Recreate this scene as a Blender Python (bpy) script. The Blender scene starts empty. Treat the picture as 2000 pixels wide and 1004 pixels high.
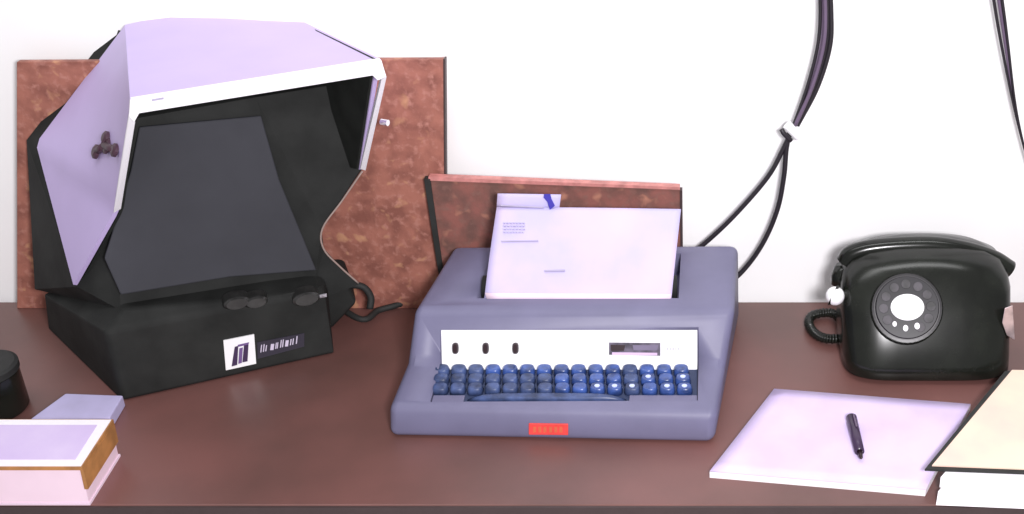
import bpy, bmesh, math, random
from mathutils import Vector, Matrix
random.seed(7)

# ------------------------------------------------------------------ camera
S = bpy.context.scene
COL = S.collection
CAM_H = 1.115                      # above the desk top (desk top is z = 0)
PITCH = math.radians(28)
FOC, CX, CY = 2400.0, 1400.0, 502.0
cam_d = bpy.data.cameras.new('camera')
cam = bpy.data.objects.new('camera', cam_d)
COL.objects.link(cam)
cam.location = (0, 0, CAM_H)
cam.rotation_euler = (math.radians(90) - PITCH, 0, 0)
cam_d.sensor_width = 36
cam_d.lens = 36 * FOC / 2000
cam_d.shift_x = -(CX - 1000) / 2000
cam_d.clip_end = 60
S.camera = cam

# ------------------------------------------------------------------ light
w = bpy.data.worlds.new('World'); S.world = w; w.use_nodes = True
bg = w.node_tree.nodes['Background']
bg.inputs['Color'].default_value = (0.98, 0.96, 1.0, 1)
bg.inputs['Strength'].default_value = 0.38
S.view_settings.view_transform = 'Standard'
S.view_settings.look = 'None'
S.view_settings.exposure = 0
S.view_settings.gamma = 1

def area(name, loc, target, size, power, color):
    l = bpy.data.lights.new(name, 'AREA'); l.shape = 'RECTANGLE'
    l.size, l.size_y = size; l.energy = power; l.color = color
    o = bpy.data.objects.new(name, l); COL.objects.link(o)
    o.location = loc
    o.rotation_euler = (Vector(target) - Vector(loc)).to_track_quat('-Z', 'Y').to_euler()
    return o
area('flash_lamp', (0.24, -0.06, 1.14), (-0.3, 1.8, 0.2), (0.26, 0.18), 45, (1.0, 0.97, 1.0))
wl = area('wall_fill', (-0.3, 1.25, 2.1), (-0.3, 1.94, 0.85), (3.0, 0.3), 6, (1.0, 1.0, 1.0))  # unseen fill light, added to blow the wall out to white
wl.data.spread = math.radians(80)

# ------------------------------------------------------------------ helpers
def ray(px, py):
    u = (px - CX) / FOC; v = (py - CY) / FOC
    c, s = math.cos(PITCH), math.sin(PITCH)
    return Vector((u, c - v * s, -(s + v * c)))
CP = Vector((0, 0, CAM_H))
def atz(px, py, z=0.0):            # photo pixel -> point at height z above the desk
    r = ray(px, py); return CP + r * ((z - CAM_H) / r.z)
def aty(px, py, y):                # photo pixel -> point in the upright plane at distance y
    r = ray(px, py); return CP + r * (y / r.y)

MATS = {}
def mat(name, col, rough=0.6, var=0.06, scale=30, coat=0.0, metal=0.0, bump=0.0, spec=0.5, detail=4, col2=None, ramp=(0.35, 0.65), rvar=0.0):
    if name in MATS: return MATS[name]
    m = bpy.data.materials.new(name); m.use_nodes = True
    nt = m.node_tree; b = nt.nodes['Principled BSDF']
    tc = nt.nodes.new('ShaderNodeTexCoord')
    no = nt.nodes.new('ShaderNodeTexNoise'); no.inputs['Scale'].default_value = scale
    no.inputs['Detail'].default_value = detail
    nt.links.new(tc.outputs['Object'], no.inputs['Vector'])
    cr = nt.nodes.new('ShaderNodeValToRGB')
    cr.color_ramp.elements[0].position, cr.color_ramp.elements[1].position = ramp
    c2 = col2 or tuple(min(1, x * (1 + var)) for x in col)
    c1 = col if col2 else tuple(x * (1 - var) for x in col)
    cr.color_ramp.elements[0].color = (*c1, 1); cr.color_ramp.elements[1].color = (*c2, 1)
    nt.links.new(no.outputs['Fac'], cr.inputs['Fac'])
    nt.links.new(cr.outputs['Color'], b.inputs['Base Color'])
    b.inputs['Roughness'].default_value = rough
    b.inputs['Metallic'].default_value = metal
    b.inputs['Coat Weight'].default_value = coat
    b.inputs['Coat Roughness'].default_value = 0.35 if name == 'brown_desk_laminate' else 0.15
    b.inputs['Specular IOR Level'].default_value = spec
    if rvar:
        n2 = nt.nodes.new('ShaderNodeTexNoise'); n2.inputs['Scale'].default_value = scale * 0.4
        nt.links.new(tc.outputs['Object'], n2.inputs['Vector'])
        mr = nt.nodes.new('ShaderNodeMapRange')
        mr.inputs['To Min'].default_value = rough - rvar; mr.inputs['To Max'].default_value = rough + rvar
        nt.links.new(n2.outputs['Fac'], mr.inputs['Value'])
        nt.links.new(mr.outputs['Result'], b.inputs['Roughness'])
    if bump:
        bp = nt.nodes.new('ShaderNodeBump'); bp.inputs['Strength'].default_value = bump
        bp.inputs['Distance'].default_value = 0.002
        nb = nt.nodes.new('ShaderNodeTexNoise'); nb.inputs['Scale'].default_value = scale * 6
        nt.links.new(tc.outputs['Object'], nb.inputs['Vector'])
        nt.links.new(nb.outputs['Fac'], bp.inputs['Height'])
        nt.links.new(bp.outputs['Normal'], b.inputs['Normal'])
    MATS[name] = m
    return m

def mottled(name, base, dark, spot, light):
    """cloudy laminate: two noises and sparse warm flecks, all belonging to the board"""
    m = bpy.data.materials.new(name); m.use_nodes = True
    nt = m.node_tree; b = nt.nodes['Principled BSDF']; N = nt.nodes.new; L = nt.links.new
    tc = N('ShaderNodeTexCoord')
    n1 = N('ShaderNodeTexNoise'); n1.inputs['Scale'].default_value = 24; n1.inputs['Detail'].default_value = 7
    n1.inputs['Distortion'].default_value = 0.2
    n2 = N('ShaderNodeTexNoise'); n2.inputs['Scale'].default_value = 75; n2.inputs['Detail'].default_value = 4
    vo = N('ShaderNodeTexNoise'); vo.inputs['Scale'].default_value = 38; vo.inputs['Detail'].default_value = 2; vo.inputs['Distortion'].default_value = .3
    for n in (n1, n2, vo): L(tc.outputs['Object'], n.inputs['Vector'])
    r1 = N('ShaderNodeValToRGB'); r1.color_ramp.elements[0].position = .38; r1.color_ramp.elements[1].position = .6
    r1.color_ramp.elements[0].color = (*dark, 1); r1.color_ramp.elements[1].color = (*base, 1)
    L(n1.outputs['Fac'], r1.inputs['Fac'])
    r2 = N('ShaderNodeValToRGB'); r2.color_ramp.elements[0].position = .52; r2.color_ramp.elements[1].position = .72
    L(n2.outputs['Fac'], r2.inputs['Fac'])
    m1 = N('ShaderNodeMixRGB'); L(r2.outputs['Color'], m1.inputs['Fac']); L(r1.outputs['Color'], m1.inputs['Color1'])
    m1.inputs['Color2'].default_value = (*light, 1)
    r3 = N('ShaderNodeValToRGB'); r3.color_ramp.elements[0].position = .60; r3.color_ramp.elements[1].position = .76
    L(vo.outputs['Fac'], r3.inputs['Fac'])
    m2 = N('ShaderNodeMixRGB'); L(r3.outputs['Color'], m2.inputs['Fac']); L(m1.outputs['Color'], m2.inputs['Color1'])
    m2.inputs['Color2'].default_value = (*spot, 1)
    L(m2.outputs['Color'], b.inputs['Base Color'])
    b.inputs['Roughness'].default_value = .55
    b.inputs['Specular IOR Level'].default_value = .3
    bp = N('ShaderNodeBump'); bp.inputs['Strength'].default_value = .35; bp.inputs['Distance'].default_value = .003
    L(n2.outputs['Fac'], bp.inputs['Height']); L(bp.outputs['Normal'], b.inputs['Normal'])
    MATS[name] = m
    return m

ORG = {}
def empty(name, loc, label, cat, group=None):
    o = bpy.data.objects.new(name, None); COL.objects.link(o)
    o.empty_display_size = .05
    o.location = loc; ORG[o] = Vector(loc)
    o['label'] = label; o['category'] = cat
    if group: o['group'] = group
    return o
def tag(o, label, cat, group=None):
    o['label'] = label; o['category'] = cat
    if group: o['group'] = group
    return o

def obj(name, bm, m, parent=None, bevel=0, seg=3, smooth=False, loc=None):
    """link a bmesh given in world coordinates as one object"""
    org = ORG[parent] if parent else Vector(loc if loc else (0, 0, 0))
    bmesh.ops.translate(bm, verts=bm.verts, vec=-org)
    bmesh.ops.recalc_face_normals(bm, faces=bm.faces)
    me = bpy.data.meshes.new(name); bm.to_mesh(me); bm.free()
    me.materials.append(m)
    if smooth: me.polygons.foreach_set('use_smooth', [True] * len(me.polygons))
    o = bpy.data.objects.new(name, me); COL.objects.link(o)
    if parent: o.parent = parent
    else: o.location = org
    ORG[o] = org
    if bevel:
        md = o.modifiers.new('bevel', 'BEVEL'); md.width = bevel; md.segments = seg
        md.limit_method = 'ANGLE'; md.angle_limit = math.radians(28)
        if smooth is False and seg > 2:
            me.polygons.foreach_set('use_smooth', [True] * len(me.polygons))
            md.harden_normals = True
    return o

def hull(pts, bm=None):
    bm = bm or bmesh.new()
    vs = [bm.verts.new(Vector(p)) for p in pts]
    bmesh.ops.convex_hull(bm, input=vs)
    loose = [v for v in bm.verts if not v.link_faces]
    bmesh.ops.delete(bm, geom=loose, context='VERTS')
    bmesh.ops.dissolve_limit(bm, angle_limit=0.01, verts=bm.verts, edges=bm.edges)
    return bm
def box(x0, x1, y0, y1, z0, z1, bm=None):
    return hull([(x, y, z) for x in (x0, x1) for y in (y0, y1) for z in (z0, z1)], bm)
def loft(A, B, bm=None):           # closed loop A joined to loop B, both capped
    bm = bm or bmesh.new()
    a = [bm.verts.new(Vector(p)) for p in A]; b = [bm.verts.new(Vector(p)) for p in B]
    n = len(a)
    for i in range(n): bm.faces.new((a[i], a[(i + 1) % n], b[(i + 1) % n], b[i]))
    bm.faces.new(a[::-1]); bm.faces.new(b)
    return bm
def slab(A, off, bm=None):         # polygon given thickness along a vector
    off = Vector(off)
    return loft([Vector(p) for p in A], [Vector(p) + off for p in A], bm)
def rings(loops, bm=None, cap=True):
    bm = bm or bmesh.new(); R = [[bm.verts.new(Vector(p)) for p in l] for l in loops]
    n = len(R[0])
    for a, b in zip(R, R[1:]):
        for i in range(n): bm.faces.new((a[i], a[(i + 1) % n], b[(i + 1) % n], b[i]))
    if cap: bm.faces.new(R[0][::-1]); bm.faces.new(R[-1])
    return bm
def catmull(pts, n=8):
    P = [Vector(p) for p in pts]; P = [P[0] * 2 - P[1]] + P + [P[-1] * 2 - P[-2]]; out = []
    for i in range(1, len(P) - 2):
        for k in range(n):
            t = k / n; a, b, c, d = P[i - 1], P[i], P[i + 1], P[i + 2]
            out.append(.5 * ((2 * b) + (c - a) * t + (2 * a - 5 * b + 4 * c - d) * t * t + (3 * b - a - 3 * c + d) * t ** 3))
    out.append(P[-2]); return out
def tube(path, r, bm=None, seg=10):
    rr = r if callable(r) else (lambda t: r)
    loops = []; n = len(path); prev = None
    for i, p in enumerate(path):
        t = (path[min(i + 1, n - 1)] - path[max(i - 1, 0)]).normalized()
        if prev is None:
            up = Vector((0, 0, 1)) if abs(t.z) < .9 else Vector((1, 0, 0)); x = t.cross(up).normalized()
        else: x = (prev - t * prev.dot(t)).normalized()
        prev = x; y = t.cross(x); R = rr(i / (n - 1))
        loops.append([p + (x * math.cos(a) + y * math.sin(a)) * R for a in [2 * math.pi * k / seg for k in range(seg)]])
    return rings(loops, bm)
def disc_loop(c, x, y, rx, ry, n=32, p=2.0):
    out = []
    for k in range(n):
        a = 2 * math.pi * k / n; ca, sa = math.cos(a), math.sin(a)
        out.append(c + x * (rx * math.copysign(abs(ca) ** (2 / p), ca)) + y * (ry * math.copysign(abs(sa) ** (2 / p), sa)))
    return out
def cyl(c, axis, r, h, bm=None, n=32, r2=None):
    axis = Vector(axis).normalized(); x = axis.orthogonal().normalized(); y = axis.cross(x)
    r2 = r if r2 is None else r2
    return rings([disc_loop(c, x, y, r, r, n), disc_loop(c + axis * h, x, y, r2, r2, n)], bm)

# materials -----------------------------------------------------------------
M_wall = mat('white_wall_paint', (.95, .95, .95), .9, .01, 6)
M_floor = mat('white_floor', (.86, .85, .86), .8, .01, 4)
M_desk = mat('brown_desk_laminate', (.112, .054, .046), .42, .2, 3.2, coat=.25, col2=(.195, .084, .074), detail=9, rvar=.06, bump=.05)
M_edge = mat('dark_desk_edge', (.05, .03, .03), .5)
M_redA = mottled('red_mottled_board', (.38, .150, .110), (.24, .090, .068), (.58, .30, .17), (.46, .21, .165))
M_redB = mottled('brown_mottled_board', (.26, .10, .082), (.15, .075, .062), (.42, .19, .13), (.22, .11, .09))
M_redtrim = mat('pink_board_edge', (.55, .22, .20), .5, .2, 60)
M_blackmat = mat('matt_black', (.018, .019, .018), .7, .15, 40)
M_housing = mat('charcoal_housing', (.021, .022, .021), .75, .25, 14, bump=.15, spec=.2)
M_liner = mat('black_hood_liner', (.020, .022, .020), .85, .2, 20, spec=.15)
M_screen = mat('grey_screen_glass', (.046, .047, .056), .7, .12, 7, spec=.2)
M_hood = mat('lilac_hood_plastic', (.55, .445, .74), .5, .03, 8)
M_lip = mat('white_hood_lip', (.93, .91, .95), .4, .01, 20)
M_white = mat('white_plastic', (.93, .93, .94), .4, .01, 20)
M_telex = mat('blue_grey_enamel', (.152, .146, .240), .48, .06, 14, bump=.06, rvar=.05)
M_well = mat('dark_key_well', (.025, .038, .09), .6)
M_key = mat('navy_key_plastic', (.035, .075, .26), .28, .45, 45, coat=.3)
M_keyhaze = mat('glare_grey_navy_key', (.045, .070, .17), .4, .45, 45)  # same navy keys, hazy glare put into a greyer colour
M_glint = mat('pale_blue_key_glint', (.55, .62, .95), .4)  # pale colour for highlights painted on key tops
M_red = mat('red_badge', (.75, .06, .055), .4, .1, 100)
M_redl = mat('orange_badge_lettering', (.62, .12, .06), .4)
M_dark = mat('dark_maroon_switch', (.02, .006, .01), .35)
M_disp = mat('violet_grey_window', (.10, .085, .12), .3, .5, 70)
M_grey = mat('pale_grey_print', (.55, .53, .58), .5)
M_paper = mat('lilac_white_paper', (.53, .49, .78), .8, .03, 9, col2=(.66, .54, .78))
M_paperp = mat('pinkish_paper', (.86, .68, .80), .8, .03, 20)
M_pad = mat('lilac_pad_paper', (.66, .53, .82), .8, .03, 12, col2=(.73, .61, .86))
M_edgew = mat('white_page_edge', (.93, .90, .94), .8, .02, 200)
M_cream = mat('cream_folder', (.86, .58, .50), .7, .06, 7, col2=(.88, .72, .55))
M_tan = mat('tan_binding', (.42, .19, .06), .6, .2, 40)
M_pages = mat('page_block', (.86, .66, .76), .8, .03, 14)
M_phone = mat('black_bakelite', (.010, .0115, .009), .2, .3, 20, spec=.4)
M_phone2 = mat('grey_dial_plate', (.020, .018, .021), .35, .2, 40)
M_chrome = mat('chrome', (.85, .85, .87), .12, .02, 20, metal=1)
M_cable = mat('black_cable_rubber', (.014, .011, .016), .45)
M_cablep = mat('violet_grey_cable', (.13, .09, .15), .45)
M_ink = mat('blue_ink', (.05, .04, .38), .6)
M_inkl = mat('faint_grey_print', (.42, .38, .52), .8)
M_pen = mat('dark_violet_pen', (.045, .025, .06), .3)

def struct(o): o['kind'] = 'structure'; return o

# ------------------------------------------------------------------ setting
struct(obj('wall', box(-4, 3.5, 1.945, 2.045, -.75, 3.2), M_wall))
struct(obj('floor', box(-4, 3.5, -2.0, 1.945, -.80, -.75), M_floor))

desk = empty('desk', (-.3, 1.64, -.75), 'long brown laminate desk top that carries all the equipment', 'desk')
obj('desk_top', box(-1.75, 1.3, 1.357, 1.924, -.035, 0), M_desk, desk, bevel=.002, seg=2)
obj('front_edge', box(-1.75, 1.3, 1.353, 1.3565, -.035, -.0015), M_edge, desk)
for x in (-1.70, 1.22): obj('side_panel', box(x, x + .03, 1.40, 1.90, -.75, -.035), M_edge, desk)

# boards standing behind
A = [aty(32, 600, 1.90), aty(869, 600, 1.90), aty(866, 116, 1.90), aty(32, 121, 1.90)]
A[0].z = A[1].z = 0.0
pa = empty('partition_board', ((A[0].x + A[1].x) / 2, 1.90, 0), 'tall red mottled board standing behind the hooded reader', 'board')
obj('board_panel', slab(A, (0, .012, 0)), M_redA, pa, bevel=.0015, seg=2)
bm = slab([A[2] + Vector((0, -.001, .0005)), A[1] + Vector((0, -.001, .0)), A[1] + Vector((.003, -.001, 0)), A[2] + Vector((.003, -.001, .0005))], (0, .014, 0))
obj('side_trim', bm, M_edge, pa)

yB = 1.882
B = [aty(868, 600, yB), aty(1330, 600, yB), aty(1328, 370, yB), aty(838, 352, yB)]
B[0] = aty(872, 560, yB); B[0].z = 0; B[1].z = 0
pb = empty('partition_board', ((B[0].x + B[1].x) / 2, yB, 0), 'low brownish red board behind the keyboard machine and its printout', 'board')
obj('board_panel', slab(B, (0, .010, 0)), M_redB, pb, bevel=.001, seg=2)
up = Vector((0, 0, 1))
obj('top_trim', slab([B[3] + Vector((0, -.002, .0002)), B[2] + Vector((0, -.002, .0002)), B[2] + Vector((0, -.002, .005)), B[3] + Vector((0, -.002, .007))], (0, .014, 0)), M_redtrim, pb)
k1 = aty(828, 350, yB - .003); k2 = aty(840, 350, yB - .003); k3 = aty(862, 480, yB - .003); k4 = aty(856, 500, yB - .003)
b1 = B[0] + Vector((-.008, -.003, 0)); b2 = B[0] + Vector((0, -.003, 0))
obj('side_trim', slab([k1, k2, b2, b1], (0, .014, 0)), M_blackmat, pb)
obj('side_trim', slab([B[2] + Vector((0, -.002, -.001)), B[2] + Vector((.004, -.002, -.001)), B[1] + Vector((.004, -.002, 0)), B[1] + Vector((0, -.002, 0))], (0, .013, 0)), M_edge, pb)

# ------------------------------------------------------------------ microfilm reader
th = math.radians(26.0)
e = Vector((math.cos(th), math.sin(th), 0)); d = Vector((-math.sin(th), math.cos(th), 0))
FL = atz(240, 785)
def R(a, b, z): return FL + e * a + d * b + Vector((0, 0, z))
def rp(px, py, b):                 # point of the reader's upright plane b seen at a photo position
    r = ray(px, py); p0 = FL + d * b; return CP + r * (d.dot(p0 - CP) / d.dot(r))
rd = empty('microfilm_reader', FL + e * .16 + d * .15, 'black microfilm reader with a big pale lilac hood over its dark screen', 'microfilm reader')

# base
FR = atz(652, 692)
bl = atz(92, 640)
base_pts = [FL, FR, R(.34, .34, 0), bl, FL + Vector((-.002, .006, .125)), FR + Vector((0, .006, .12)),
            rp(238, 600, .03), rp(640, 560, .03), R(.34, .34, .17), rp(84, 575, .27)]
obj('base', hull(base_pts), M_housing, rd, bevel=.020, seg=5)
# upper housing: front outline (behind the hood opening) to back outline
F_ = [rp(262, 232, .10), rp(500, 190, .10), rp(737, 152, .10), rp(706, 332, .07), rp(628, 448, .05), rp(632, 485, .05), rp(664, 520, .05),
      rp(700, 556, .05), rp(610, 590, .04), rp(420, 600, .04), rp(236, 606, .04), rp(150, 560, .10), rp(222, 405, .08)]
G_ = [rp(228, 43, .34), rp(380, 40, .34), rp(530, 60, .34), rp(600, 200, .34), rp(570, 330, .34), rp(560, 380, .34), rp(560, 420, .34),
      rp(560, 470, .34), rp(500, 500, .34), rp(330, 520, .34), rp(180, 590, .34), rp(68, 565, .30), rp(52, 274, .34)]
obj('housing', loft(F_, G_), M_housing, rd)

# screen
sc = [rp(272, 248, .092), rp(510, 226, .092), rp(545, 350, .07), rp(618, 528, .035), rp(450, 541, .03), rp(236, 576, .03), rp(204, 505, .05), rp(255, 335, .07)]
sn = (sc[1] - sc[0]).cross(sc[5] - sc[0]).normalized()
if sn.y > 0: sn = -sn
cen = sum(sc, Vector()) / len(sc)
sc2 = []
for p in sc:                       # flatten to one plane, a little proud of the housing
    r = (p - CP); t = sn.dot(cen - CP) / sn.dot(r); sc2.append(CP + r * t - r.normalized() * .004)
obj('screen', slab(sc2, -sn * .02), M_screen, rd, bevel=.002, seg=2)
fr_ = []
n = len(sc2); cc = sum(sc2, Vector()) / n
bm = bmesh.new()

# hood: thin shell of three lilac panels
LL = rp(254, 194, -.12); LR = rp(744, 116, -.12); BL_ = rp(244, 49, .30); BR_ = rp(546, 20, .30)
BM_ = rp(330, 28, .30)
lowL = rp(224, 412, .02); tip = rp(143, 556, .10); bk = rp(70, 280, .30)
lowR = rp(709, 331, .04); bkR = rp(590, 300, .30)
nl = (LL - BL_).cross(tip - BL_).normalized()
if nl.x > 0: nl = -nl
def along(P_, t):
    L_ = [(q_ - p_).length for p_, q_ in zip(P_, P_[1:])]; t *= sum(L_)
    for (p_, q_), l_ in zip(zip(P_, P_[1:]), L_):
        if t <= l_ + 1e-9: return p_ + (q_ - p_) * (t / l_)
        t -= l_
    return P_[-1]
def side_grid(front, back, n=28, m_=12):
    return [[along(front, j / n) * (1 - i / m_) + along(back, j / n) * (i / m_) for i in range(m_ + 1)] for j in range(n + 1)]
SG = side_grid([LL, lowL, tip], [BL_, bk, tip])
def sidenorm(j, i):
    a_ = SG[min(j + 1, 28)][i] - SG[j - 1][i]; b_ = SG[j][min(i + 1, 12)] - SG[j][i - 1]
    q_ = a_.cross(b_).normalized(); return q_ if q_.x < 0 else -q_
def side_shell(G_, t0_, t1_):
    """grid shell between offsets t0 (outside) and t1 (inside) along the mean normal"""
    bm = bmesh.new(); J = len(G_); I = len(G_[0])
    f_ = [[bm.verts.new(p_ + nl * t0_) for p_ in r_] for r_ in G_]; k_ = [[bm.verts.new(p_ + nl * t1_) for p_ in r_] for r_ in G_]
    for j in range(J - 1):
        for i in range(I - 1):
            bm.faces.new((f_[j][i], f_[j][i + 1], f_[j + 1][i + 1], f_[j + 1][i]))
            bm.faces.new((k_[j][i], k_[j + 1][i], k_[j + 1][i + 1], k_[j][i + 1]))
        bm.faces.new((f_[j][0], f_[j + 1][0], k_[j + 1][0], k_[j][0])); bm.faces.new((f_[j][I - 1], k_[j][I - 1], k_[j + 1][I - 1], f_[j + 1][I - 1]))
    for i in range(I - 1):
        bm.faces.new((f_[0][i], k_[0][i], k_[0][i + 1], f_[0][i + 1]))
    bmesh.ops.remove_doubles(bm, verts=bm.verts, dist=1e-5)
    return bm
nl = sidenorm(10, 6)
TG = side_grid([LL, LR], [BL_, BM_, rp(430, 20, .30), BR_])
n_keep = nl; nl = Vector((0, 0, 1))
hood = obj('hood', side_shell(TG, 0, -.006), M_hood, rd, smooth=True); hood.data.set_sharp_from_angle(angle=math.radians(40))
nl = n_keep
hs0 = obj('hood_side', side_shell(SG, 0, -.006), M_hood, rd, smooth=True); hs0.data.set_sharp_from_angle(angle=math.radians(40))
nr = Vector((1, 0, 0))
bm = loft([LR, lowR, bkR, BR_], [p - Vector((.006, 0, 0)) for p in (LR, lowR, bkR, BR_)])
obj('hood_side', bm, M_hood, rd)
# black inner lining just inside the shell
dn = Vector((0, 0, -.008))
bm = bmesh.new()
slab([LL + dn + d * .02 + e * .012, LR + dn + d * .02 - e * .012, BR_ + dn, BL_ + dn], (0, 0, -.004), bm)
obj('hood_lining', bm, M_liner, rd)
bm = bmesh.new()
SG2 = side_grid([LL + d * .008, lowL + d * .008, tip], [BL_, bk, tip])
obj('hood_lining', side_shell(SG2, -.009, -.013), M_liner, rd)
q = [p - Vector((.0065, 0, 0)) for p in (LR + d * .003, lowR + d * .002, bkR, BR_)]
obj('hood_lining', loft(q, [p - Vector((.004, 0, 0)) for p in q]), M_liner, rd)
# white lip around the mouth of the hood
def lipstrip(A, B, wa, wb, depth=.008):
    """front strip from A to B, widened by vectors wa / wb, thickness towards the back"""
    return slab([A, B, B + wb, A + wa], d * depth)
fo = -d * .003
iL = rp(272, 222, -.123); iR = rp(728, 148, -.123)
obj('hood_lip', slab([LL + fo, LR + fo, rp(755, 150, -.123), rp(738, 158, -.123), iR, iL, rp(262, 240, -.123), rp(252, 228, -.123)], d * .012), M_lip, rd, bevel=.0015, seg=2)
obj('hood_lip', loft([rp(252, 226, -.121), rp(264, 238, -.121), rp(236, 408, .018), rp(222, 416, .018)],
                     [p + d * .01 for p in (rp(252, 226, -.121), rp(264, 238, -.121), rp(236, 408, .018), rp(222, 416, .018))]), M_lip, rd)
obj('hood_lip', loft([rp(755, 150, -.121), rp(745, 156, -.121), rp(704, 330, .035), rp(714, 333, .035)],
                     [p + d * .01 for p in (rp(755, 150, -.121), rp(745, 156, -.121), rp(704, 330, .035), rp(714, 333, .035))]), M_lip, rd)
# small dark latch print on lip
obj('lip_catch', slab([rp(297, 195, -.126), rp(320, 191, -.126), rp(320, 194, -.126), rp(297, 198, -.126)], d * .004), M_inkl, rd)
# dark wing knob on the left side panel
def proj(p):
    q_ = p - CP; c, s_ = math.cos(PITCH), math.sin(PITCH); Z = q_.y * c - q_.z * s_
    return CX + FOC * q_.x / Z, CY - FOC * (q_.y * s_ + q_.z * c) / Z
def on_side(px, py, off=.0):
    best = min(((j, i) for j in range(1, 28) for i in range(1, 12)), key=lambda k_: (proj(SG[k_[0]][k_[1]])[0] - px) ** 2 + (proj(SG[k_[0]][k_[1]])[1] - py) ** 2)
    p_ = SG[best[0]][best[1]]; q_ = sidenorm(*best); r = ray(px, py); t = q_.dot(p_ - CP) / q_.dot(r); return CP + r * t + q_ * off
kb = on_side(212, 285, .001)
ux = (on_side(232, 287) - on_side(192, 297)).normalized(); uy = nl.cross(ux).normalized()
knob = obj('wing_knob', rings([disc_loop(kb + nl * h_, ux, uy, r_, r_ * .9, 24) for h_, r_ in ((0, .014), (.003, .014), (.005, .010))]), mat('brown_black_knob', (.06, .025, .04), .5), rd, smooth=False)
for (px, py, rr) in ((192, 297, .011), (211, 270, .010), (229, 294, .010)):
    c0 = on_side(px, py, .001)
    obj('lobe', rings([disc_loop(c0 + nl * h_, ux, uy, r_ * 1.25, r_, 20) for h_, r_ in ((0, rr), (.0045, rr), (.007, rr * .6))]), MATS['brown_black_knob'], knob)
bm = bmesh.new()
for (px, py) in ((192, 297), (211, 270), (229, 294)):
    tube([kb + nl * .004, on_side(px, py, .003)], .0055, bm, 10)
obj('knob_arm', bm, MATS['brown_black_knob'], knob, smooth=True)
# pivot screw, right side
pv = rp(745, 238, -.02)
obj('pivot_screw', cyl(pv, (1, -.4, 0), .005, .012, n=16), M_chrome, rd)
# pale edge running down the right of the body
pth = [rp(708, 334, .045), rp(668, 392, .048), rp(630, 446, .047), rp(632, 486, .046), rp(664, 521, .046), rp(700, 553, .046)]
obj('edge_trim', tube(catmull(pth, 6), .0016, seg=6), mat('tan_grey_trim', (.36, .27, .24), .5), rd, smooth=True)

# carriage and knobs on the base
obj('film_carriage', hull([R(.30, .06, .05), R(.385, .06, .05), R(.395, .15, .05), R(.30, .15, .05), R(.30, .06, .10), R(.375, .065, .095), R(.385, .145, .10), R(.30, .15, .11), R(.31, .08, .0), R(.34, .08, 0), R(.34, .14, 0)]), M_housing, rd, bevel=.008, seg=3)
obj('carriage_handle', tube(catmull([R(.375, .08, .08), R(.40, .07, .075), R(.41, .065, .055), R(.405, .06, .035)], 5), .006, seg=10), M_blackmat, rd, smooth=True)
for (px, py, rx) in ((462, 590, .020), (500, 588, .018), (598, 582, .022)):
    c0 = rp(px, py, -.002)
    kn = obj('focus_knob', rings([disc_loop(c0 - d * h_, e, Vector((0, 0, 1)), r_, r_ * .55, 24) for h_, r_ in ((-.02, rx), (.004, rx), (.008, rx * .8))]), mat('worn_black_knob', (.030, .030, .029), .35, .3, 50), rd)
obj('catch', hull([rp(622, 576, -.004), rp(638, 573, -.004), rp(638, 580, -.004), rp(622, 583, -.004), rp(630, 578, -.012)]), M_grey, rd)

obj('power_cord', tube(catmull([R(.33, .20, .03), atz(700, 622, .01), atz(740, 606, .008), atz(775, 596, .008), atz(806, 584, .008), atz(830, 560, .01), atz(900, 545, .01)], 8), .0055, seg=10), M_blackmat, rd, smooth=True)
# maker's badge: white square with slanted dark strokes, then a small pale word
NB = (FR - FL).normalized()
fn = Vector((math.sin(th), -math.cos(th), 0))
def fb(px, py, off=.0):            # on the base's front face
    p0 = FL; nn = (FR - FL).cross(Vector((0, .0, 1)) + Vector((-.016, .048, 0))).normalized()
    if nn.y > 0: nn = -nn
    r = ray(px, py); t = nn.dot(p0 - CP) / nn.dot(r); return CP + r * t + nn * off
def sticker(name, pts, m, parent, off=.0015, th_=.001):
    A_ = [fb(x, y, off) for x, y in pts]; B_ = [fb(x, y, off - th_) for x, y in pts]
    return obj(name, loft(A_, B_), m, parent)
plate = sticker('badge', [(436, 664), (496, 652), (500, 709), (441, 722)], M_white, rd, .0025, .003)
sticker('emblem', [(458, 676), (465, 674), (463, 711), (452, 714)], mat('dark_violet_ink', (.045, .02, .075), .5), plate, .0035, .0015)
sticker('emblem', [(464, 672), (486, 667), (485, 671), (464, 676)], mat('violet_ink', (.16, .09, .26), .5), plate, .0035, .0015)
sticker('emblem', [(476, 673), (485, 671), (483, 704), (473, 706)], MATS['dark_violet_ink'], plate, .0035, .0015)
sticker('emblem', [(467, 679), (474, 677), (472, 707), (465, 709)], mat('violet_ink', (.16, .09, .26), .5), plate, .0035, .0015)
wb = sticker('wordmark_strip', [(502, 668), (594, 650), (594, 676), (503, 700)], mat('ink_blue_strip', (.024, .02, .036), .5), rd, .0018, .002)
M_let = mat('pale_lettering', (.62, .56, .70), .5)
for i in range(8):
    x0 = 508 + i * 9.6; yb = 687 - (x0 - 508) * .245; hh = 12 if i not in (0, 4, 7) else 15
    bm = bmesh.new()
    st = {0: [(0, 2), (5, 7)], 1: [(0, 2)], 2: [(0, 6.5)], 3: [(0, 2), (3, 5)], 4: [(0, 2), (4, 6)], 5: [(0, 6)], 6: [(0, 2), (4.5, 6.5)], 7: [(2, 4)]}[i]
    for (s0, s1) in st:
        y0 = yb - s0 * .245
        pts = [(x0 + s0, y0), (x0 + s1, y0 - .4), (x0 + s1 + 1.5, y0 - hh), (x0 + s0 + 1.5, y0 - hh + .4)]
        loft([fb(x, y, .0032) for x, y in pts], [fb(x, y, .002) for x, y in pts], bm)
    obj('letter', bm, M_let, wb)

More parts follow.
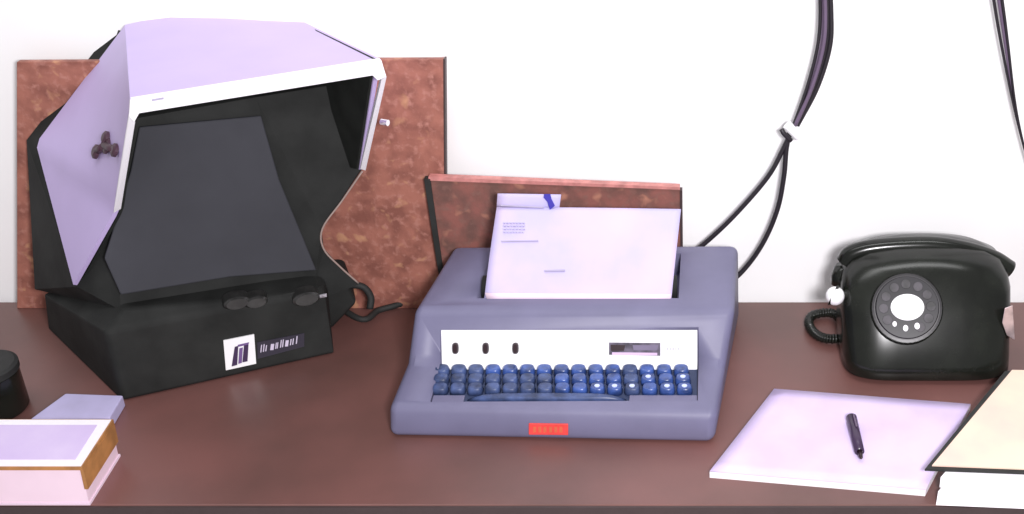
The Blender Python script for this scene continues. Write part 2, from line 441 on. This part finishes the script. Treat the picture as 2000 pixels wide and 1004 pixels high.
# ------------------------------------------------------------------ teleprinter
tp = empty('teleprinter', (-.24, 1.70, 0), 'blue grey keyboard printer terminal with a white control strip and red badge', 'teleprinter')
LP_ = [Vector((-.497, 1.512, .001)), Vector((-.493, 1.522, .052)), Vector((-.484, 1.618, .070)), Vector((-.474, 1.658, .141)), Vector((-.449, 1.862, .148)), Vector((-.455, 1.868, .004))]
RP_ = [Vector((-.004, 1.496, .001)), Vector((0, 1.505, .052)), Vector((.014, 1.607, .070)), Vector((.030, 1.658, .141)), Vector((.036, 1.862, .151)), Vector((.040, 1.868, .004))]
bmb = loft(LP_, RP_)
# rounded body
body = obj('body_shell', bmb, M_telex, tp, bevel=.013, seg=5)
def cut(o, pts_a, pts_b):
    c = loft(pts_a, pts_b); bmesh.ops.recalc_face_normals(c, faces=c.faces)
    bmesh.ops.translate(c, verts=c.verts, vec=-ORG[o])
    me = bpy.data.meshes.new('cutter'); c.to_mesh(me); c.free(); co = bpy.data.objects.new('cutter', me); COL.objects.link(co)
    co.parent = o.parent
    md = o.modifiers.new('cut', 'BOOLEAN'); md.operation = 'DIFFERENCE'; md.solver = 'EXACT'; md.object = co
    bpy.context.view_layer.update()
    dg = bpy.context.evaluated_depsgraph_get()
    new = bpy.data.meshes.new_from_object(o.evaluated_get(dg), depsgraph=dg)
    o.modifiers.clear(); o.data = new
    bpy.data.objects.remove(co); bpy.data.meshes.remove(me)
# keyboard well + panel recess (profile in y,z swept in x)
def prof(x0, x1, P): return [Vector((x0, y, z)) for y, z in P], [Vector((x1, y, z)) for y, z in P]
xl, xr = atz(846, 760, .06).x, atz(1364, 690, .09).x
cut(body, *prof(xl, xr, [(1.531, .10), (1.531, .045), (1.617, .055), (1.643, .117), (1.60, .16)]))
# paper slot
sl, sr = atz(926, 588, .146).x, atz(1320, 588, .146).x
cut(body, *prof(sl, sr + .004, [(1.690, .20), (1.690, .110), (1.83, .110), (1.83, .20)]))
body.data.polygons.foreach_set('use_smooth', [True] * len(body.data.polygons))
body.data.set_sharp_from_angle(angle=math.radians(35))
# key well floor
obj('key_well', slab([Vector((xl + .001, 1.533, .0462)), Vector((xr - .001, 1.533, .0462)), Vector((xr - .001, 1.615, .0558)), Vector((xl + .001, 1.615, .0558))], (0, 0, .002)), M_well, tp)
# white control panel, leaning back in the recess
p0 = Vector((xl + .002, 1.6165, .0562)); pu = Vector((0, .0258, .0640)).normalized(); plen = .0625
W = xr - xl - .004
pn = Vector((0, -pu.z, pu.y))
def cp(px, py, off=0.0):
    r = ray(px, py); t = pn.dot(p0 - CP) / pn.dot(r); return CP + r * t + pn * off
cpn = obj('control_panel', slab([p0, p0 + Vector((W, 0, 0)), p0 + Vector((W, 0, 0)) + pu * plen, p0 + pu * plen], pn * .003), M_white, tp)
for x in (891, 950, 1008):
    c0 = cp(x, 679, .003)
    obj('switch', rings([disc_loop(c0 + pn * h_, Vector((1, 0, 0)), pu, rx, ry, 20, 2.8) for h_, rx, ry in ((0, .0048, .0088), (.005, .0048, .0088), (.008, .0034, .0070))]), M_dark, cpn)
def flat(name, pts, m, parent, o1=.0045, o0=.0031):
    return obj(name, loft([cp(x, y, o1) for x, y in pts], [cp(x, y, o0) for x, y in pts]), m, parent)
dw = flat('display_window', [(1190, 668), (1290, 669), (1290, 694), (1190, 692)], M_disp, cpn)
flat('readout', [(1193, 672), (1222, 673), (1219, 684), (1194, 684)], M_dark, dw, .0052, .004)
flat('readout', [(1236, 673), (1286, 673), (1284, 683), (1238, 683)], mat('violet_readout', (.16, .13, .21), .4), dw, .0052, .004)
flat('readout', [(1196, 687), (1284, 688), (1284, 693), (1196, 692)], mat('pink_readout', (.62, .45, .66), .5), dw, .0052, .004)
for i, (a_, b_) in enumerate([(1302, 4), (1308, 3), (1313, 4), (1319, 2), (1324, 3)]):
    flat('small_print', [(a_, 678), (a_ + b_, 678), (a_ + b_, 683), (a_, 683)], M_grey, cpn, .0038, .0031)
# keys: 4 staggered rows of round-shouldered caps
slope = Vector((0, 1.615 - 1.533, .0558 - .0462)).normalized()
kn_ = Vector((0, -slope.z, slope.y))
def keycap(c0, wx, wy, h_, m, name='key', n=16):
    X = Vector((1, 0, 0)); L_ = []
    for t, k in ((0, 1.0), (.55, .88), (.88, .80), (1.0, .66)):
        L_.append(disc_loop(c0 + kn_ * (h_ * t), X, slope, wx * k, wy * k, n, 3.0))
    dish = disc_loop(c0 + kn_ * (h_ * .93), X, slope, wx * .3, wy * .3, n, 3.0)
    L_.append(dish)
    return obj(name, rings(L_), m, tp, smooth=True)
x_first = cp(866, 712).x; pitch_x = (cp(1331, 712).x - x_first) / 14
rows = [(1.6065, 0.0, 15), (1.5845, .003, 15), (1.5625, .006, 15)]
lit = {(1, 12), (1, 14), (2, 9), (2, 10), (2, 11), (2, 13), (2, 14)}
def kpos(x, y): t = (y - 1.533) / (1.615 - 1.533); return Vector((x, y, .0475 + t * (.0565 - .0475)))
kh = .0125
for ri, (y, offx, nk) in enumerate(rows):
    for i in range(nk):
        x = x_first + offx + i * pitch_x
        grey = (ri > 0 and i < 7) or (ri == 0 and i < 3) or i in (11,)
        kc_ = keycap(kpos(x, y),   .0129, .0112, kh, M_keyhaze if grey else M_key)
        if (ri, i) in lit:
            c0 = kpos(x, y) + kn_ * (kh * .93)
            obj('key_glint', rings([disc_loop(c0 - kn_ * .001, Vector((1, 0, 0)), slope, .0042, .0036, 12), disc_loop(c0 + kn_ * .0012, Vector((1, 0, 0)), slope, .0042, .0036, 12)]), M_glint, kc_)  # small pale disc as a painted highlight on the cap
xs0, xs1 = cp(925, 700).x, cp(1232, 700).x
keycap(kpos((xs0 + xs1) / 2, 1.5425), (xs1 - xs0) / 2, .0078, kh * .85, M_keyhaze, 'space_bar', 40)
for u0, u1 in ((xl + .001, xs0 - .002), (xs1 + .002, xr - .001)):
    obj('well_plate', slab([kpos(u0, 1.533), kpos(u1, 1.533), kpos(u1, 1.5495), kpos(u0, 1.5495)], (0, 0, .0045)), M_telex, tp, bevel=.001, seg=2)
# red badge on the front lip
fnn = Vector((0, -.983, .18))
def fl(px, py, off):
    P0 = Vector((-.248, 1.504, .001)); P1 = Vector((-.244, 1.5135, .052)); nn = (Vector((-.004, 1.496, .001)) - Vector((-.492, 1.512, .001))).cross(P1 - P0).normalized()
    if nn.y > 0: nn = -nn
    r = ray(px, py); t = nn.dot(P0 - CP) / nn.dot(r); return CP + r * t + nn * off
pts = [(1033, 826), (1110, 827), (1110, 849), (1033, 848)]
rb = obj('badge', loft([fl(x, y, .0025) for x, y in pts], [fl(x, y, -.004) for x, y in pts]), M_red, tp, bevel=.001, seg=2)
for x0 in (1042, 1052, 1062, 1073, 1083, 1093):
    pts = [(x0, 832), (x0 + 6, 832), (x0 + 6, 843), (x0, 843)]
    obj('letter', loft([fl(x, y, .0031) for x, y in pts], [fl(x, y, .002) for x, y in pts]), M_redl, rb)
# platen inside the slot and the paper guide in front of it
obj('platen', tube([Vector((sl + .004, 1.735, .136)), Vector((sr, 1.735, .136))], .020, seg=24), M_blackmat, tp, smooth=True)
for x in (-.42, -.04):
    obj('rubber_foot', cyl(Vector((x, 1.56, 0)), (0, 0, 1), .012, .006, n=16), M_blackmat, tp)
    obj('rubber_foot', cyl(Vector((x, 1.83, 0)), (0, 0, 1), .012, .006, n=16), M_blackmat, tp)

# printout rising from the slot
po = empty('printout', (-.2, 1.72, .146), 'lilac white sheet of printer paper rising from the keyboard machine', 'paper')
def sheet(bl_, br_, tr_, tl_, nx, ny, bow, wav, thick=.0006):
    bm = bmesh.new(); G = []
    nrm = (br_ - bl_).cross(tl_ - bl_).normalized()
    if nrm.y > 0: nrm = -nrm
    for j in range(ny + 1):
        row = []
        for i in range(nx + 1):
            s_, t_ = i / nx, j / ny
            p = (bl_ * (1 - s_) + br_ * s_) * (1 - t_) + (tl_ * (1 - s_) + tr_ * s_) * t_
            p = p + nrm * (bow * math.sin(math.pi * t_) + wav * math.sin(5 * s_ + 2) * math.sin(4 * t_ + 1))
            row.append(p)
        G.append(row)
    f = [[bm.verts.new(p) for p in r] for r in G]; k = [[bm.verts.new(p - nrm * thick) for p in r] for r in G]
    for j in range(ny):
        for i in range(nx):
            bm.faces.new((f[j][i], f[j][i + 1], f[j + 1][i + 1], f[j + 1][i]))
            bm.faces.new((k[j][i], k[j + 1][i], k[j + 1][i + 1], k[j][i + 1]))
    for j in range(ny):
        bm.faces.new((f[j][0], f[j + 1][0], k[j + 1][0], k[j][0])); bm.faces.new((f[j][nx], k[j][nx], k[j + 1][nx], f[j + 1][nx]))
    for i in range(nx):
        bm.faces.new((f[0][i], k[0][i], k[0][i + 1], f[0][i + 1])); bm.faces.new((f[ny][i], f[ny][i + 1], k[ny][i + 1], k[ny][i]))
    return bm
pbl, pbr = aty(946, 584, 1.695), aty(1311, 586, 1.695)
ptr, ptl = aty(1330, 408, 1.80), aty(970, 404, 1.80)
obj('sheet', sheet(pbl, pbr, ptr, ptl, 24, 20, .004, .0012), M_paper, po, smooth=True)
ftl, ftr = aty(972, 378, 1.806), aty(1096, 380, 1.806)
obj('top_flap', sheet(aty(970, 404, 1.802), aty(1092, 410, 1.802), ftr, ftl, 6, 4, .001, 0), M_paper, po, smooth=True)
def onp(px, py, off):
    nn = (pbr - pbl).cross(ptl - pbl).normalized()
    if nn.y > 0: nn = -nn
    r = ray(px, py); t = nn.dot(pbl - CP) / nn.dot(r); return CP + r * t + nn * off
def pmark(name, pts, m, o1=.0058, o0=.0005):
    return obj(name, loft([onp(x, y, o1) for x, y in pts], [onp(x, y, o0) for x, y in pts]), m, po)
bmk = [(1063, 379), (1075, 379), (1077, 388), (1084, 402), (1074, 410), (1069, 394), (1062, 386)]
obj('blue_mark', loft([aty(x, y, 1.7965) for x, y in bmk], [aty(x, y, 1.7995) for x, y in bmk]), M_ink, po)
pmark('print_line', [(980, 472), (1052, 471), (1052, 473), (980, 474)], M_inkl, .0062)
pmark('print_line', [(978, 400), (1062, 404), (1062, 407), (978, 403)], M_inkl, .002, -.002)
pmark('print_line', [(1064, 529), (1104, 528), (1104, 531), (1064, 532)], M_inkl, .0058)
random.seed(3)
bm = bmesh.new()
for row in range(4):
    x = 984
    while x < 1022:
        w_ = random.choice((3, 4, 5)); yy = 436 + row * 6
        loft([onp(xx, y_, .0060) for xx, y_ in ((x, yy), (x + w_, yy), (x + w_, yy + 1.6), (x, yy + 1.6))], [onp(xx, y_, .0005) for xx, y_ in ((x, yy), (x + w_, yy), (x + w_, yy + 1.6), (x, yy + 1.6))], bm)
        x += w_ + 2
obj('typed_lines', bm, mat('very_faint_print', (.50, .47, .62), .8), po)
# folded front lap at the foot of the sheet
lap = sheet(aty(952, 587, 1.688), aty(1309, 589, 1.688), aty(1311, 574, 1.6905), aty(947, 572, 1.6905), 12, 2, .0006, 0)
obj('folded_edge', lap, M_paperp, po, smooth=True)

# ------------------------------------------------------------------ cables
M_t = M_cable
cb = empty('cable_bundle', aty(1545, 255, 1.90), 'black cable bundle hanging down the white wall behind the keyboard machine', 'cable')
yC = 1.905
def yp(L, y=yC): return [aty(px, py, y + dy) for px, py, dy in L]
main = [(1606, -60), (1611, 20), (1607, 90), (1585, 170), (1553, 245)]
offs = [(-9, 0, .0, .0030, M_cable), (12, 3, .004, .0042, M_cable), (1, -1, -.004, .0032, M_cablep), (6, 1, .002, .0028, M_cable), (-3, 0, .004, .0026, M_cablep)]
for ox, _, dy, r_, m_ in offs:
    spread = [1.0, 1.0, 1.15, .95, .35]
    pts = [(x + ox * s_, y, dy) for (x, y), s_ in zip(main, spread)]
    obj('strand', tube(catmull(yp(pts), 8), r_, seg=10), m_, cb, smooth=True)
# two branches below the tie
obj('branch', tube(catmull(yp([(1553, 240, 0), (1530, 290, 0), (1500, 345, 0), (1440, 415, 0), (1385, 468, 0), (1330, 512, -.005)]), 8), .0042, seg=12), M_cable, cb, smooth=True)
obj('branch', tube(catmull(yp([(1545, 245, 0), (1536, 290, 0), (1531, 345, 0), (1518, 410, 0), (1490, 475, 0), (1450, 530, 0), (1400, 572, -.005)]), 8), .0044, seg=12), M_cable, cb, smooth=True)
tie = obj('cable_tie', tube(yp([(1536, 243, -.003), (1562, 268, -.003)]), .0085, seg=16), M_white, cb, bevel=.002, seg=2)
obj('tie_tail', tube(catmull(yp([(1545, 275, -.008), (1532, 262, -.010), (1526, 252, -.008)]), 4), .0042, seg=10), M_cable, cb, smooth=True)
c2 = empty('cable', aty(1960, 100, yC), 'dark violet cable hanging down the white wall at the far right edge', 'cable')
for ox, dy, r_, m_ in ((-6, 0, .0030, M_cable), (4, .003, .0036, M_cablep), (10, 0, .003, M_cable)):
    pts = [(1938 + ox, -60, dy), (1950 + ox, 20, dy), (1961 + ox * .8, 90, dy), (1978 + ox * .3, 190, dy), (1993 + ox * .1, 260, dy), (2012, 330, dy), (2045, 430, dy), (2075, 520, dy), (2090, 578, dy)]
    obj('strand', tube(catmull(yp(pts), 8), (lambda t, r_=r_: r_ * (1 - .4 * min(1, t * 2))), seg=10), m_, c2, smooth=True)

# ------------------------------------------------------------------ telephone
ph = empty('telephone', (.335, 1.76, 0), 'black rotary dial telephone with chrome knob and coiled cord, right of the keyboard machine', 'telephone')
X = Vector((1, 0, 0))
def phl(yc, hw, hd, z, p=3.4, xc=.344): return disc_loop(Vector((xc, yc, z)), X, Vector((0, 1, 0)), hw, hd, 56, p)
body_l = [phl(1.770, .130, .108, .004, 5), phl(1.770, .138, .115, .010, 5), phl(1.773, .139, .112, .03, 4.5), phl(1.781, .139, .104, .06, 4.4), phl(1.789, .140, .094, .095, 4.2), phl(1.798, .140, .082, .125, 4), phl(1.803, .136, .074, .143, 3.4), phl(1.806, .124, .064, .160, 2.8), phl(1.807, .098, .052, .173, 2.5), phl(1.807, .06, .036, .180, 2.3), phl(1.807, .02, .012, .183, 2)]
obj('body', rings(body_l), M_phone, ph, smooth=True)
# handset lying across the top
hp = catmull([aty(x, y, 1.803) for x, y in ((1654, 512), (1664, 497), (1700, 486), (1765, 480), (1830, 480), (1893, 491), (1940, 508), (1968, 528))], 8)
hs_ = obj('handset', tube(hp, lambda t: .0155 + .003 * abs(2 * t - 1) ** 3, seg=20), M_phone, ph, smooth=True)
obj('earpiece', rings([disc_loop(Vector((.207 + dx, 1.80, z)), X, Vector((0, 1, 0)), r_, r_ * 1.1, 28) for z, r_, dx in ((.105, .012, 0), (.109, .016, 0), (.124, .016, 0), (.142, .012, .003))]), M_phone, hs_, smooth=True)
obj('earpiece', rings([disc_loop(Vector((.462 + dx, 1.800, z)), X, Vector((0, 1, 0)), r_, r_ * 1.1, 28) for z, r_, dx in ((.085, .014, 0), (.089, .018, 0), (.106, .018, 0), (.126, .013, -.003))]), M_phone, hs_, smooth=True)
# dial on the sloping front
dc = aty(1771, 602, 1.700)
dn_ = Vector((-.08, -.80, .60)).normalized()
du = X - dn_ * X.dot(dn_); du.normalize(); dv = dn_.cross(du)
def drg(rs): return rings([disc_loop(dc + dn_ * h_, du, dv, r_, r_, 40) for h_, r_ in rs])
dial = obj('dial', drg(((-.04, .058), (-.002, .058), (.002, .056), (.002, .045))), M_phone, ph, smooth=True)
dial.data.set_sharp_from_angle(angle=math.radians(40))
obj('number_plate', drg(((.003, .0555), (.0055, .0555), (.006, .052))), M_phone2, dial)
# finger wheel: ring with ten holes
bm = bmesh.new()
nh = 10
wheel = obj('finger_wheel', drg(((.009, .050), (.0105, .0505), (.012, .049))), mat('black_gloss_wheel', (.014, .013, .016), .3, spec=.3), dial)
for k in range(nh):
    a = math.radians(-58 + k * 30)
    c0 = dc + (du * math.cos(a) + dv * math.sin(a)) * .0375
    tl = .0122
    bright = k in ()
    obj('finger_hole', rings([disc_loop(c0 + dn_ * tl, du, dv, .0078, .0078, 18), disc_loop(c0 + dn_ * (tl + .0006), du, dv, .0074, .0074, 18)]), mat('grey_violet_plate', (.026, .022, .028), .5, .9, 40), wheel)
M_num = mat('white_numerals', (.93, .9, .95), .4)
for a, r_ in ((-128, .0042), (-96, .0050), (-64, .0052)):
    a = math.radians(a); c0 = dc + (du * math.cos(a) + dv * math.sin(a)) * .0335
    obj('number_mark', rings([disc_loop(c0 + dn_ * .0125, du, dv, r_ * .8, r_, 14), disc_loop(c0 + dn_ * .0135, du, dv, r_ * .8, r_, 14)]), M_num, wheel)
lab = obj('centre_label', rings([disc_loop(dc + dn_ * h_, du, dv, r_, r_ * .80, 32) for h_, r_ in ((.012, .0265), (.0150, .0265), (.0156, .0255))]), M_white, dial)
for yy, ww in ((.004, .012), (-.002, .009)):
    c0 = dc + dn_ * .0158 + dv * yy
    bm = slab([c0 - du * ww, c0 + du * ww, c0 + du * ww + dv * .0012, c0 - du * ww + dv * .0012], dn_ * .0004)
    obj('print_line', bm, M_inkl, lab)
# chrome knobs either side of the cradle
kc = aty(1631, 578, 1.74)
def ball(c, r, name, m, parent):
    bm = bmesh.new(); bmesh.ops.create_uvsphere(bm, u_segments=24, v_segments=16, radius=r)
    bmesh.ops.translate(bm, verts=bm.verts, vec=c); return obj(name, bm, m, parent, smooth=True)
ball(kc, .0155, 'knob', M_white, ph)
obj('knob_stem', cyl(kc, (1, .15, 0), .0065, .035, n=16), M_phone, ph)
obj('knob_collar', rings([disc_loop(kc + Vector((-.004, .004, 0)), Vector((.35, 0, .93)), Vector((.3, .95, 0)), .0185, .0185, 24), disc_loop(kc + Vector((.001, .004, 0)), Vector((.35, 0, .93)), Vector((.3, .95, 0)), .0175, .0175, 24)]), M_phone, ph)
rk = aty(1972, 630, 1.70)
obj('side_plate', hull([aty(x, y, yy) for x, y, yy in ((1962, 602, 1.70), (1978, 596, 1.70), (1982, 664, 1.70), (1966, 655, 1.70), (1957, 630, 1.70), (1978, 600, 1.74), (1982, 660, 1.74))]), mat('tarnished_chrome', (.5, .42, .44), .3, .2, 50, metal=.6), ph, bevel=.001, seg=2)
# coiled cord looping on the desk at the left
cen = atz(1632, 640, .012)
pth = []
turns = 46
core = catmull([(.225, 1.80, .02), (.205, 1.862, .012), (.172, 1.862, .010), (.160, 1.835, .010), (.168, 1.800, .010), (.188, 1.782, .010), (.220, 1.784, .012), (.25, 1.80, .02)], 44)
for i, p in enumerate(core):
    t = (core[min(i + 1, len(core) - 1)] - core[max(i - 1, 0)]).normalized(); sx = t.cross(Vector((0, 0, 1))).normalized()
    a = i * 2 * math.pi / 6.5
    pth.append(p + (sx * math.cos(a) + Vector((0, 0, 1)) * math.sin(a)) * .0062)
obj('coiled_cord', tube(pth, .0028, seg=6), M_phone, ph, smooth=True)
for x in (.24, .44):
    obj('foot', cyl(Vector((x, 1.71, 0)), (0, 0, 1), .010, .006, n=14), M_blackmat, ph)

# ------------------------------------------------------------------ pad and pen
P = [atz(1386, 920, .012), atz(1808, 956, .012), atz(1896, 789, .012), atz(1512, 759, .012)]
def lay(z0, z1, jx=0, jy=0): return [Vector((p.x + jx, p.y + jy, z0)) for p in P], [Vector((p.x + jx, p.y + jy, z1)) for p in P]
pad = empty('paper_pad', (sum(p.x for p in P) / 4, sum(p.y for p in P) / 4, 0), 'pale lilac writing pad lying in front of the telephone with a pen on it', 'pad')
obj('page_block', loft(*lay(0, .0108)), M_edgew, pad)
bm = bmesh.new()
top = sheet(P[0], P[1], P[2], P[3], 14, 10, 0, .0, .0009)
obj('top_page', top, M_pad, pad, smooth=True)
pen = empty('pen', atz(1670, 850, .021), 'short dark violet pen lying on the lilac writing pad', 'pen')
pa0, pa1 = atz(1663, 816, .021), atz(1679, 882, .020)
dr = (pa1 - pa0).normalized()
obj('barrel', tube([pa0 - dr * .002, pa0, pa0 + (pa1 - pa0) * .5, pa1], lambda t: (.006 if t < .05 else .0092 - .002 * t), seg=16), M_pen, pen, smooth=True)
obj('nib', tube([pa1, pa1 + dr * .014, pa1 + dr * .017], lambda t: .0045 * (1 - .8 * t), seg=12), M_dark, pen, smooth=True)
obj('clip', slab([pa0 + Vector((.001, -.004, .0088)), pa0 + Vector((.0035, -.004, .0088)), pa0 + dr * .035 + Vector((.0035, 0, .0090)), pa0 + dr * .035 + Vector((.001, 0, .0090))], (0, 0, .001)), M_cablep, pen)

# ------------------------------------------------------------------ right: stack and folder
zt = .040
q0 = atz(1832, 928, zt); q1 = atz(1830 + 150, 748, zt)
s0 = atz(1802, 990, 0.0); 
fwd = (atz(1985, 740, zt) - q0)
right = (atz(1985, 934, zt) - q0)
st = [q0 + Vector((.004, 0, -.002)), q0 + right * 2.2, q0 + right * 2.2 + fwd * 1.0 + Vector((.02, 0, 0)), q0 + fwd * 1.0 + Vector((.01, 0, 0))]
def flatten(L, z): return [Vector((p.x, p.y, z)) for p in L]
stk = empty('paper_stack', (st[0].x + .12, st[0].y + .08, 0), 'thick stack of white paper under the cream folder at the right corner', 'paper stack')
low = flatten(st, 0); low = [p + Vector((-.006, -.016, 0)) if i < 2 else p for i, p in enumerate(low)]
obj('lower_block', loft(low, flatten([p + Vector((-.003, -.008, 0)) if i < 2 else p for i, p in enumerate(st)], .018)), M_edgew, stk)
obj('upper_block', loft(flatten(st, .0185), flatten(st, zt - .004)), M_edgew, stk)
fol = empty('folder', (st[0].x + .12, st[0].y + .08, zt - .004), 'cream pink folder with black edge lying on the white paper stack', 'folder')
fq = [atz(1818, 912, zt), atz(1818, 912, zt) + right * 2.3, atz(1818, 912, zt) + right * 2.3 + fwd * 1.06, atz(1818, 912, zt) + fwd * 1.02]
obj('back_cover', loft(flatten([p + Vector((-.009 if i in (0, 3) else 0, -.004 if i < 2 else 0, 0)) for i, p in enumerate(fq)], zt - .0038), flatten([p + Vector((-.009 if i in (0, 3) else 0, -.004 if i < 2 else 0, 0)) for i, p in enumerate(fq)], zt - .0005)), M_blackmat, fol)
obj('front_cover', loft(flatten([p + Vector((.002 if i in (0, 3) else 0, .002 if i < 2 else 0, 0)) for i, p in enumerate(fq)], zt - .0004), flatten([p + Vector((.002 if i in (0, 3) else 0, .002 if i < 2 else 0, 0)) for i, p in enumerate(fq)], zt + .0016)), M_cream, fol)

# ------------------------------------------------------------------ left: book, sheet, round black thing
b0 = atz(176, 986, .001); zt2 = aty(162, 912, b0.y).z
t0 = aty(160, 914, b0.y); t1 = atz(221, 818, zt2)
dpt = t1 - t0; dpt.z = 0
bk_ = empty('book', (t0.x - .12, t0.y + .06, 0), 'thick book with pink pages and tan edge at the front left corner of the desk', 'book')
def bq(x0, inset, z): 
    c_ = Vector((t0.x, t0.y, z)) + Vector((-inset, inset, 0)); r_ = Vector((t0.x, t0.y, z)) + dpt + Vector((-inset, -inset, 0))
    return [Vector((x0, c_.y, z)), c_, r_, Vector((x0, r_.y, z))]
xl_ = t0.x - .27
pg_low = bq(xl_, .002, .004); sh = Vector((b0.x - t0.x, 0, 0))
obj('page_block', loft([p + (sh if i in (1, 2) else Vector()) for i, p in enumerate(pg_low)], bq(xl_, .003, zt2 - .006)), M_pages, bk_)
obj('back_cover', loft([p + (sh if i in (1, 2) else Vector()) for i, p in enumerate(bq(xl_, 0, 0))], [p + (sh if i in (1, 2) else Vector()) for i, p in enumerate(bq(xl_, 0, .0038))]), M_paperp, bk_)
r1_, r2_ = bq(xl_, 0, zt2 - .006)[1:3]
bt = (zt2 - .006) * .55
q1_, q2_ = r1_ + sh * .55 * 0 + Vector((0, 0, 0)), r2_
obj('spine_band', loft([r1_ + Vector((.0006, .001, 0)), r2_ + Vector((.0006, -.001, 0)), r2_ + sh * .5 + Vector((.0012, -.001, -bt)), r1_ + sh * .5 + Vector((.0012, .001, -bt))],
                       [r1_ + Vector((-.004, .001, 0)), r2_ + Vector((-.004, -.001, 0)), r2_ + sh * .5 + Vector((-.004, -.001, -bt)), r1_ + sh * .5 + Vector((-.004, .001, -bt))]), M_tan, bk_)
tc_ = obj('front_cover', loft(bq(xl_, 0, zt2 - .0058), bq(xl_, 0, zt2 - .0008)), M_tan, bk_)
obj('cover_sheet', loft(bq(xl_ + .004, .002, zt2 - .0007), bq(xl_ + .004, .002, zt2)), M_edgew, bk_)
inn = bq(xl_ + .05, .016, zt2 + .0002)
obj('label_panel', loft(inn, [p + Vector((0, 0, .0006)) for p in inn]), M_pad, bk_)
# paper packet behind the book
lp = [atz(72, 818, .02), atz(214, 816, .02), atz(240, 772, .02), atz(128, 768, .02)]
lp[0] = lp[0] + Vector((-.01, 0, 0))
pk = obj('envelope', loft(flatten(lp, 0), flatten(lp, .02)), mat('bluish_lilac_card', (.50, .46, .70), .6, .1, 12), bevel=.002, seg=2)
tag(pk, 'small bluish lilac packet lying on the desk between book and reader', 'packet')
# round black container at the left edge
cc_ = atz(-6, 800, 0)
rc = empty('round_container', cc_, 'round black container standing at the left edge of the desk', 'container')
obj('body', rings([disc_loop(cc_ + Vector((0, 0, z)), X, Vector((0, 1, 0)), r_, r_, 40) for z, r_ in ((0, .044), (.004, .047), (.068, .047), (.070, .045))]), M_phone, rc, smooth=True).data.set_sharp_from_angle(angle=math.radians(40))
obj('lid', rings([disc_loop(cc_ + Vector((0, 0, z)), X, Vector((0, 1, 0)), r_, r_, 40) for z, r_ in ((.0702, .049), (.080, .049), (.083, .044), (.0825, .02))]), M_blackmat, rc)
